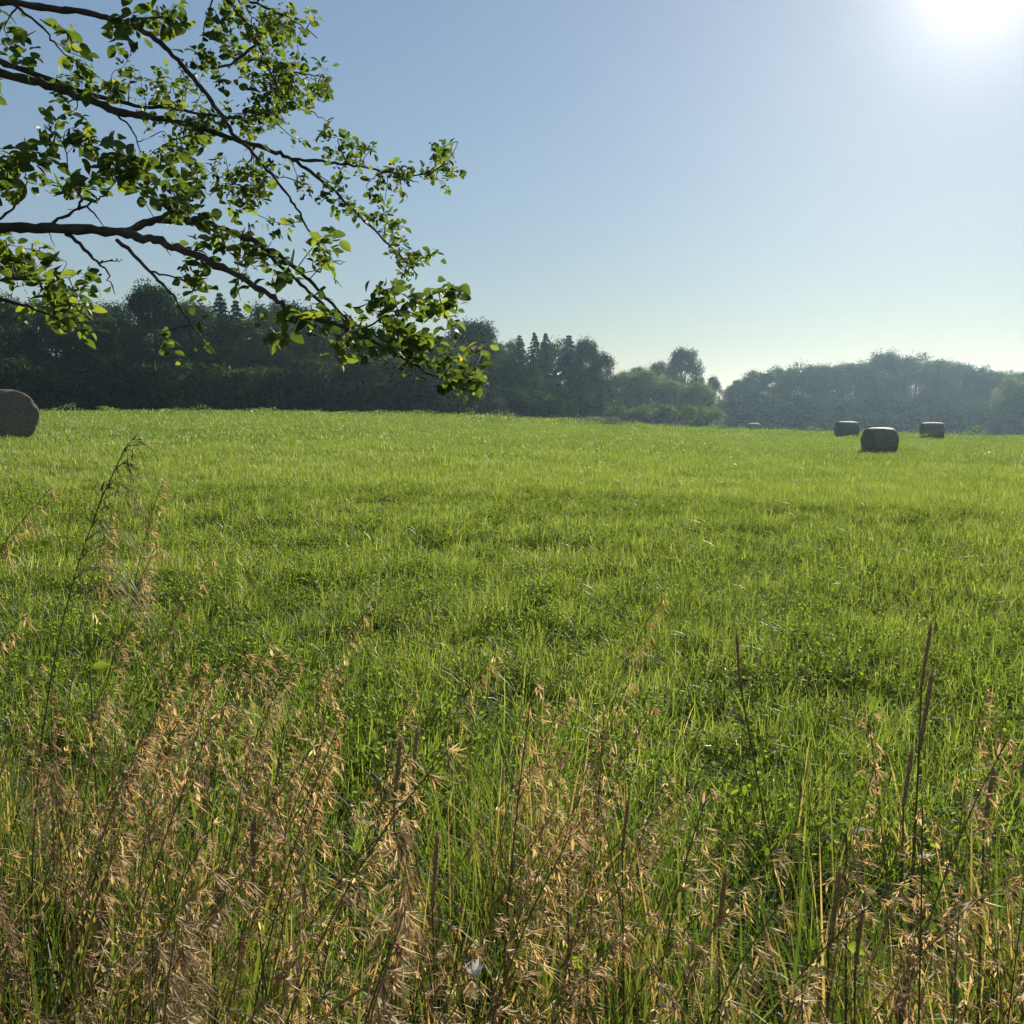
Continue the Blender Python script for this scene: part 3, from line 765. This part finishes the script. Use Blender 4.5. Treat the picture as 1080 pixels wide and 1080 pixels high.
for n_, (px, py, dist, i, tl, lab) in enumerate([
    (418, 775, 1.35, 0, .02, 'thick dark timothy spike, left of the close pair left of centre'),
    (443, 765, 1.5, 1, .03, 'taller slim timothy spike, right of the close pair left of centre'),
    (466, 875, 1.3, 3, .0, 'dark timothy spike below and right of the close pair'),
    (272, 860, 1.35, 2, -.06, 'short dark timothy spike leaning left in the left brown patch'),
    (662, 840, 1.5, 4, .0, 'dark timothy spike at the right side of the centre brown clump'),
    (763, 915, 1.35, 0, .0, 'slim dark timothy spike alone in green blades right of centre'),
    (890, 912, 1.3, 3, .02, 'thick dark timothy spike low on the right, left of a second one'),
    (917, 940, 1.3, 1, .01, 'slim timothy spike low on the right, next to a thicker one'),
    (986, 655, 2.0, 1, .03, 'highest brown timothy spike, above the meadow on the right'),
    (988, 705, 1.7, 3, .04, 'thick brown timothy spike directly under the highest one on the right'),
    (960, 785, 1.6, 4, .0, 'brown timothy spike left of and below the two highest on the right'),
    (1050, 805, 1.5, 2, .01, 'brown timothy spike close to the right edge'),
    (775, 665, 2.1, 4, -.2, 'thin timothy spike slanting left over the green field right of centre'),
    (545, 900, 1.4, 2, .02, 'small dark timothy spike under the centre brown clump')]):
    stalk_tip('timothy_stalk', TIM[i], 'seed_spike', px, py, dist, random.random() * .6, lab, TGR, (0, tl), .92)

# small white flower and broad leaves
def daisy(px, py, dist, lab):
    x, y = stand(px, dist); h = height_for(px, py, dist, x, y); z = float(gz(x, y))
    e = empty('white_flower', (x, y, z), 0, lab, 'flower', None)
    s = MB(); s.tube([[0, 0, 0], [.01, .01, h * .5], [0, 0, h]], [.0015, .0013, .001], 5, .2); s.build('stem', STEM, e, True)
    b = MB()
    for k in range(11):
        a = k * .571; lance(b, np.array([0, 0, h]), np.array([math.cos(a) * .5, math.sin(a) * .5, .8]), .022 * random.uniform(.8, 1.1), .0035, random.random())
    b.build('blossom', WHITE, e)
daisy(498, 1032, 1.05, 'small white blossom low in the grass at the bottom centre')
# ------------------------------------------------------------------ overhanging tree at the upper left
Z = .4815
def zp(zx, zy, d): return at(zx * Z, zy * Z, d)
def leaf_faces(mb, cen, size, rng, tone, d_hint=None):
    """Oval leaves on short stalks, folded along the midrib."""
    n = len(cen)
    d = rng.normal(0, 1, (n, 3)) * [1, 1, .6] + [0.15, 0, -.15]
    if d_hint is not None: d += d_hint
    d /= np.linalg.norm(d, axis=1)[:, None]
    q = rng.normal(0, .8, (n, 3)) + [0, 0, 1]; u = np.cross(d, q); u /= np.linalg.norm(u, axis=1)[:, None] + 1e-9
    nn = np.cross(u, d); L = (size * rng.uniform(.45, 1.25, n))[:, None]
    f = rng.uniform(.05, .55, (n, 1)); cv = rng.uniform(-.1, .5, (n, 1))
    prof = [(0, 0), (.14, .15), (.38, .29), (.66, .29), (.86, .16), (1, 0)]
    mid = [cen + d * L * a - nn * L * cv * a * a for a, _ in prof]
    lf = [m_ + u * L * b + nn * L * f * b for m_, (_, b) in zip(mid[1:5], prof[1:5])]
    rt = [m_ - u * L * b + nn * L * f * b for m_, (_, b) in zip(mid[1:5], prof[1:5])]
    V = np.stack(mid + lf + rt, 1)                         # 14 verts per leaf
    b = (np.arange(n) * 14)[:, None]
    quads = np.array([[1, 2, 7, 6], [2, 3, 8, 7], [3, 4, 9, 8], [2, 1, 10, 11], [3, 2, 11, 12], [4, 3, 12, 13]])
    tris = np.array([[0, 1, 6], [1, 0, 10], [4, 5, 9], [5, 4, 13]])
    mb.add(V.reshape(-1, 3), (b[:, :, None] + quads).reshape(-1, 4), np.repeat(tone, 14))
    mb.f.append((b[:, :, None] + tris).reshape(-1, 3) + mb.n - n * 14)

def smooth_line(pts, per=6):
    pts = np.asarray(pts, float); p = np.concatenate([[2 * pts[0] - pts[1]], pts, [2 * pts[-1] - pts[-2]]]); out = []
    for i in range(1, len(p) - 2):
        for t in np.linspace(0, 1, per, endpoint=False):
            out.append(.5 * ((2 * p[i]) + (-p[i - 1] + p[i + 1]) * t + (2 * p[i - 1] - 5 * p[i] + 4 * p[i + 1] - p[i + 2]) * t ** 2 + (-p[i - 1] + 3 * p[i] - 3 * p[i + 1] + p[i + 2]) * t ** 3))
    out.append(pts[-1]); return np.array(out)

TRX, TRY = -3.3, 2.7
tree = empty('overhanging_tree', (0, 0, 0), 0, 'leafy tree reaching its long branches over the field from the upper left', 'tree')
tz = float(gz(TRX, TRY))
tk = MB(); tk.tube(smooth_line([[TRX - .1, TRY, tz - .2], [TRX, TRY, tz + .5], [TRX + .1, TRY + .05, tz + 1.5], [TRX + .05, TRY, tz + 2.6], [TRX + .25, TRY + .1, tz + 3.8], [TRX + .2, TRY + .3, tz + 5]]),
                   np.linspace(.17, .05, 31), 12); tk.build('trunk', BARK, tree, True)
# limb: list of (polyline in zoomed picture units with depth, radius at start / end); first line starts at the trunk
LIMBS = {
 'A': dict(start=(TRX + .1, TRY + .05, tz + 1.7), lines=[
   ([(-260, 520, 2.7), (0, 500, 2.65), (110, 500, 2.6), (230, 507, 2.55), (300, 517, 2.5), (380, 540, 2.5), (460, 572, 2.45), (540, 615, 2.45), (600, 652, 2.4), (660, 690, 2.4), (740, 712, 2.4), (820, 748, 2.4), (900, 795, 2.4), (1010, 850, 2.4)], .0175, .0022),
   ([(270, 510, 2.52), (340, 483, 2.55), (430, 482, 2.6), (520, 515, 2.6), (600, 552, 2.55), (650, 590, 2.5), (700, 640, 2.5), (750, 690, 2.5), (800, 722, 2.45), (880, 770, 2.4)], .011, .002),
   ([(560, 535, 2.6), (625, 590, 2.6), (680, 640, 2.55), (730, 690, 2.5), (790, 716, 2.5), (860, 690, 2.5), (960, 640, 2.5)], .006, .0015),
   ([(145, 512, 2.6), (200, 560, 2.55), (235, 595, 2.5), (252, 645, 2.5)], .006, .001), ([(215, 575, 2.53), (245, 572, 2.5), (268, 570, 2.48)], .003, .0008),
   ([(255, 525, 2.53), (330, 595, 2.5), (380, 650, 2.45), (420, 712, 2.45), (490, 805, 2.4)], .0055, .0012),
   ([(330, 595, 2.5), (390, 610, 2.52), (430, 640, 2.55)], .003, .001),
   ([(100, 495, 2.6), (170, 458, 2.65), (225, 432, 2.7), (250, 400, 2.75)], .005, .0012), ([(172, 458, 2.65), (176, 420, 2.7), (150, 380, 2.75), (140, 320, 2.8), (100, 280, 2.8)], .004, .001),
   ([(190, 452, 2.66), (230, 500, 2.6)], .003, .001), ([(0, 480, 2.65), (40, 440, 2.7), (60, 390, 2.7), (10, 340, 2.75)], .004, .001),
   ([(360, 540, 2.5), (375, 560, 2.48)], .002, .0006), ([(430, 558, 2.47), (435, 595, 2.46)], .0018, .0005), ([(523, 606, 2.45), (528, 660, 2.44)], .0018, .0005), ([(108, 505, 2.6), (120, 545, 2.6)], .0018, .0005)]),
 'B': dict(start=(TRX + .15, TRY + .05, tz + 2.6), lines=[
   ([(-240, 90, 3.2), (0, 160, 3.15), (100, 186, 3.15), (200, 220, 3.1), (260, 246, 3.1), (340, 258, 3.1), (420, 275, 3.1), (500, 300, 3.15), (580, 325, 3.15), (640, 350, 3.2), (700, 392, 3.2), (760, 445, 3.2), (820, 505, 3.2), (880, 565, 3.2), (915, 603, 3.2)], .018, .0016),
   ([(-60, 125, 3.2), (0, 136, 3.2), (90, 166, 3.2), (200, 207, 3.2), (300, 230, 3.25), (400, 242, 3.25), (540, 262, 3.3), (600, 255, 3.3)], .013, .002),
   ([(640, 350, 3.2), (720, 356, 3.2), (800, 366, 3.25), (870, 380, 3.25), (940, 380, 3.3), (995, 335, 3.3)], .006, .0013),
   ([(240, 240, 3.1), (285, 280, 3.05), (305, 320, 3.0), (312, 370, 3.0)], .004, .001), ([(300, 310, 3.02), (330, 300, 3.0)], .002, .0006),
   ([(560, 318, 3.15), (540, 360, 3.1), (500, 400, 3.1), (540, 450, 3.1)], .004, .001), ([(640, 350, 3.2), (650, 400, 3.18)], .002, .0006)]),
 'C': dict(start=(TRX + .2, TRY + .1, tz + 3.3), lines=[
   ([(-200, -60, 2.95), (40, 5, 2.9), (150, 22, 2.9), (250, 45, 2.9), (320, 72, 2.9), (380, 122, 2.9), (430, 182, 2.9), (470, 232, 2.9), (510, 290, 2.9), (560, 342, 2.9), (610, 402, 2.85), (650, 457, 2.85), (690, 522, 2.8), (720, 570, 2.8), (736, 622, 2.8)], .013, .0015),
   ([(250, 45, 2.9), (330, 40, 2.95), (400, 35, 3.0)], .006, .001), ([(710, 555, 2.8), (740, 576, 2.8), (757, 574, 2.8)], .002, .0007),
   ([(20, 0, 2.9), (90, 60, 2.85), (130, 110, 2.85), (200, 150, 2.9)], .005, .001), ([(40, 10, 2.9), (10, 60, 2.85), (30, 100, 2.85)], .003, .001)]),
 'D': dict(start=(TRX + .22, TRY + .2, tz + 4.2), lines=[
   ([(-100, -260, 3.2), (250, -140, 3.2), (430, -60, 3.2), (500, 5, 3.2), (550, 70, 3.2), (585, 135, 3.2), (605, 200, 3.2), (595, 262, 3.2)], .013, .0016),
   ([(430, -60, 3.2), (540, 0, 3.25), (600, 22, 3.25), (650, 50, 3.25), (695, 84, 3.25)], .006, .0013),
   ([(410, 146, 3.1), (480, 148, 3.15), (560, 100, 3.2)], .0015, .005), ([(585, 135, 3.2), (650, 160, 3.25), (730, 172, 3.3)], .004, .001),
   ([(605, 200, 3.2), (660, 230, 3.2), (715, 265, 3.2)], .004, .001), ([(470, -30, 3.2), (450, 50, 3.15), (440, 100, 3.1)], .004, .001)]),
 'E': dict(start=(TRX + .05, TRY + .0, tz + 1.35), lines=[
   ([(-200, 620, 3.25), (0, 655, 3.15), (60, 672, 3.15), (130, 700, 3.10), (190, 735, 3.05)], .011, .0015),
   ([(-60, 645, 3.20), (20, 610, 3.15), (100, 620, 3.10), (160, 605, 3.05)], .005, .001), ([(-80, 640, 3.20), (-20, 580, 3.20), (10, 540, 3.15)], .005, .001)]),
}
# leaf clusters: limb, centre, spread, how many, leaf length
CL = [('C', 30, 50, 40, 40, 14, .058), ('C', 160, 95, 70, 40, 22, .058), ('C', 265, 75, 60, 45, 34, .05), ('C', 340, 45, 75, 35, 34, .048), ('C', 60, 118, 40, 16, 12, .045),
 ('B', 230, 175, 120, 36, 90, .034), ('B', 340, 190, 110, 46, 110, .032), ('B', 440, 265, 120, 55, 190, .03), ('B', 430, 325, 95, 42, 110, .028), ('B', 130, 225, 60, 35, 26, .04),
 ('D', 585, 95, 85, 60, 160, .031), ('D', 610, 185, 85, 65, 230, .031), ('D', 595, 250, 95, 50, 180, .029), ('D', 705, 180, 40, 38, 46, .03), ('D', 635, 45, 65, 30, 48, .036), ('D', 520, 30, 60, 34, 34, .04),
 ('D', 520, 130, 70, 45, 44, .044), ('D', 445, 90, 45, 40, 24, .046), ('D', 710, 260, 30, 24, 14, .03),
 ('A', 140, 295, 90, 36, 46, .05), ('A', 235, 375, 75, 55, 75, .05), ('A', 320, 410, 85, 55, 80, .048), ('A', 45, 405, 65, 60, 46, .056), ('A', 30, 350, 45, 24, 16, .06), ('A', 130, 395, 55, 40, 20, .04), ('A', 390, 440, 60, 40, 34, .044),
 ('A', 375, 366, 22, 8, 2, .06), ('B', 510, 385, 85, 36, 66, .034), ('B', 570, 440, 75, 46, 56, .034), ('B', 600, 495, 40, 24, 16, .036), ('B', 560, 400, 60, 50, 50, .032),
 ('B', 780, 325, 75, 30, 70, .03), ('B', 870, 385, 80, 28, 86, .03), ('B', 975, 360, 42, 52, 90, .03), ('B', 705, 425, 45, 26, 26, .032), ('B', 800, 455, 65, 52, 90, .03), ('B', 855, 505, 55, 50, 70, .029), ('B', 910, 565, 38, 44, 66, .029),
 ('A', 470, 540, 75, 38, 62, .038), ('A', 560, 585, 70, 40, 48, .038), ('A', 680, 560, 50, 40, 32, .038), ('A', 660, 700, 45, 55, 34, .045), ('A', 760, 725, 70, 40, 56, .042), ('A', 850, 680, 75, 48, 76, .042), ('A', 950, 655, 40, 38, 44, .046),
 ('A', 890, 750, 95, 45, 130, .035), ('A', 1005, 812, 70, 42, 95, .034), ('A', 395, 622, 55, 36, 28, .044), ('A', 368, 722, 24, 40, 9, .042), ('A', 455, 760, 30, 20, 5, .04),
 ('E', 50, 590, 85, 50, 80, .052), ('E', 140, 625, 70, 42, 66, .05), ('E', 120, 690, 90, 36, 66, .05), ('E', 20, 545, 50, 30, 46, .05), ('E', -60, 660, 90, 90, 30, .052),
 ('C', -120, 20, 110, 70, 80, .055), ('B', -120, 160, 100, 60, 70, .05), ('A', -110, 430, 100, 70, 90, .055), ('A', -300, 510, 120, 50, 70, .055), ('B', -320, 70, 120, 50, 70, .05), ('E', -220, 610, 80, 50, 40, .055), ('C', -260, -90, 100, 50, 50, .055), ('D', 330, -90, 150, 50, 120, .045), ('D', 560, -60, 90, 40, 70, .04)]
rg = mk(77)
for key, L in LIMBS.items():
    wood = MB(); sk = []
    for i, (pl, r0, r1) in enumerate(L['lines']):
        pts = [zp(*p) for p in pl]
        if i == 0: pts = [np.array(L['start'])] + pts
        pts = smooth_line(pts); pts[1:-1] += rg.normal(0, .0025, (len(pts) - 2, 3))
        rad = r0 + (r1 - r0) * np.linspace(0, 1, len(pts)) ** .8
        if i == 0: rad[:6] *= np.linspace(1.9, 1, 6)
        rad = rad * (1 + .10 * np.sin(np.arange(len(pts)) * 1.9 + i) + .08 * rg.normal(0, 1, len(pts)).clip(-1.5, 2))
        wood.tube(pts, rad, 8); sk.append(pts)
    skel = np.concatenate(sk)
    fol = MB()
    for (k_, cx, cy, rx, ry, n, size) in CL:
        if k_ != key: continue
        base = zp(cx, cy, 2.8)
        # depth of the nearest piece of this limb seen near that spot
        dep = skel[:, 1] * math.cos(PITCH) - (skel[:, 2] - EYE) * math.sin(PITCH)
        sx = 540 + FPX * skel[:, 0] / dep; sy = 540 - FPX * ((skel[:, 1]) * math.sin(PITCH) + (skel[:, 2] - EYE) * math.cos(PITCH)) / dep
        m_ = max(1, n // 9)
        for q in range(m_):
            ex = cx + rx * np.clip(rg.normal(0, .5), -1, 1); ey = cy + ry * np.clip(rg.normal(0, .5), -1, 1)
            near = np.argmin((sx - ex * Z) ** 2 + (sy - ey * Z) ** 2 + rg.random(len(sx)) * 60)
            tip = zp(ex, ey, dep[near] + rg.normal(0, .13)); p0 = skel[near]
            mid = (p0 + tip) / 2 + rg.normal(0, .018, 3) + [0, 0, .012]
            ln = np.linalg.norm(tip - p0)
            end = tip + (tip - mid) * .25 + rg.normal(0, .02, 3)
            tw = smooth_line([p0, mid, tip, end], 4)
            wood.tube(tw, np.linspace(.0009 + .006 * min(ln, .25), .0006, len(tw)), 4)
            cn = max(2, int(1.7 * n / m_))
            u = rg.uniform(.35, 1.0, cn) ** .8 * (len(tw) - 1.01); i0 = u.astype(int); fr = (u - i0)[:, None]
            cen = tw[i0] * (1 - fr) + tw[i0 + 1] * fr + rg.normal(0, .014, (cn, 3)) * (size / .035)
            leaf_faces(fol, cen, size * .86, rg, np.clip(rg.normal(.45, .32, cn), 0, 1), (tip - p0) / (ln + .01) * .5)
    limb = wood.build('limb', BARK, tree, True)
    fol.build('foliage', APPLE, limb)
yl = MB(); leaf_faces(yl, np.array([zp(1004, 776, 2.22), zp(1010, 784, 2.22)]), .045, rg, np.array([.3, .8])); yl.build('yellow_leaf', YELLOW, tree, label='single bright yellow leaf at the tip of the lowest branch')

# ------------------------------------------------------------------ broad leaved weeds in the grass
def weed(px, py, dist, lab, size):
    x, y = stand(px, dist); h = height_for(px, py, dist, x, y); z = float(gz(x, y))
    e = empty('broadleaf_weed', (x, y, z), 0, lab, 'weed')
    s = MB(); s.tube([[0, 0, 0], [.01, 0, h * .5], [0, .01, h]], [.003, .0025, .0015], 5, .1); s.build('stem', STEM, e, True)
    for k in range(9):
        l = MB(); a = k * 2.4; q = min(1, .45 + .07 * k); d = np.array([[math.cos(a), math.sin(a), .25]])
        leaf_faces(l, np.array([[0, .01 * q, h * q]]) + d * .004, size, rg, np.array([.2 + .08 * k]), d * 3); l.build('leaf', CLOVER, e)
weed(88, 706, 2.2, 'broad leaved weed among meadow grass below the tall left plume', .03)
weed(905, 885, 1.5, 'light green broad leaved weed in the right foreground', .04)
weed(600, 905, 1.4, 'small broad leaved weed under the centre brown clump', .035)

# ------------------------------------------------------------------ the hazy air
hz, t = new_mat('evening_haze')
pv = t.nodes.new('ShaderNodeVolumePrincipled')
pv.inputs['Color'].default_value = (.55, .79, 1.0, 1)
pv.inputs['Density'].default_value = .00025
pv.inputs['Anisotropy'].default_value = .68
link(t, pv.outputs[0], t.nodes.new('ShaderNodeOutputMaterial').inputs['Volume'])
mb = MB(); b0, b1, z0, z1 = -660, 660, -6.0, 24.0
mb.add([[x, y, z] for z in (z0, z1) for y in (b0, b1) for x in (b0, b1)], [[0, 2, 3, 1], [4, 5, 7, 6], [0, 1, 5, 4], [2, 6, 7, 3], [0, 4, 6, 2], [1, 3, 7, 5]])
tag(mb.build('haze', hz), 'thin pale summer haze over the field and woods', 'haze', None, 'stuff')
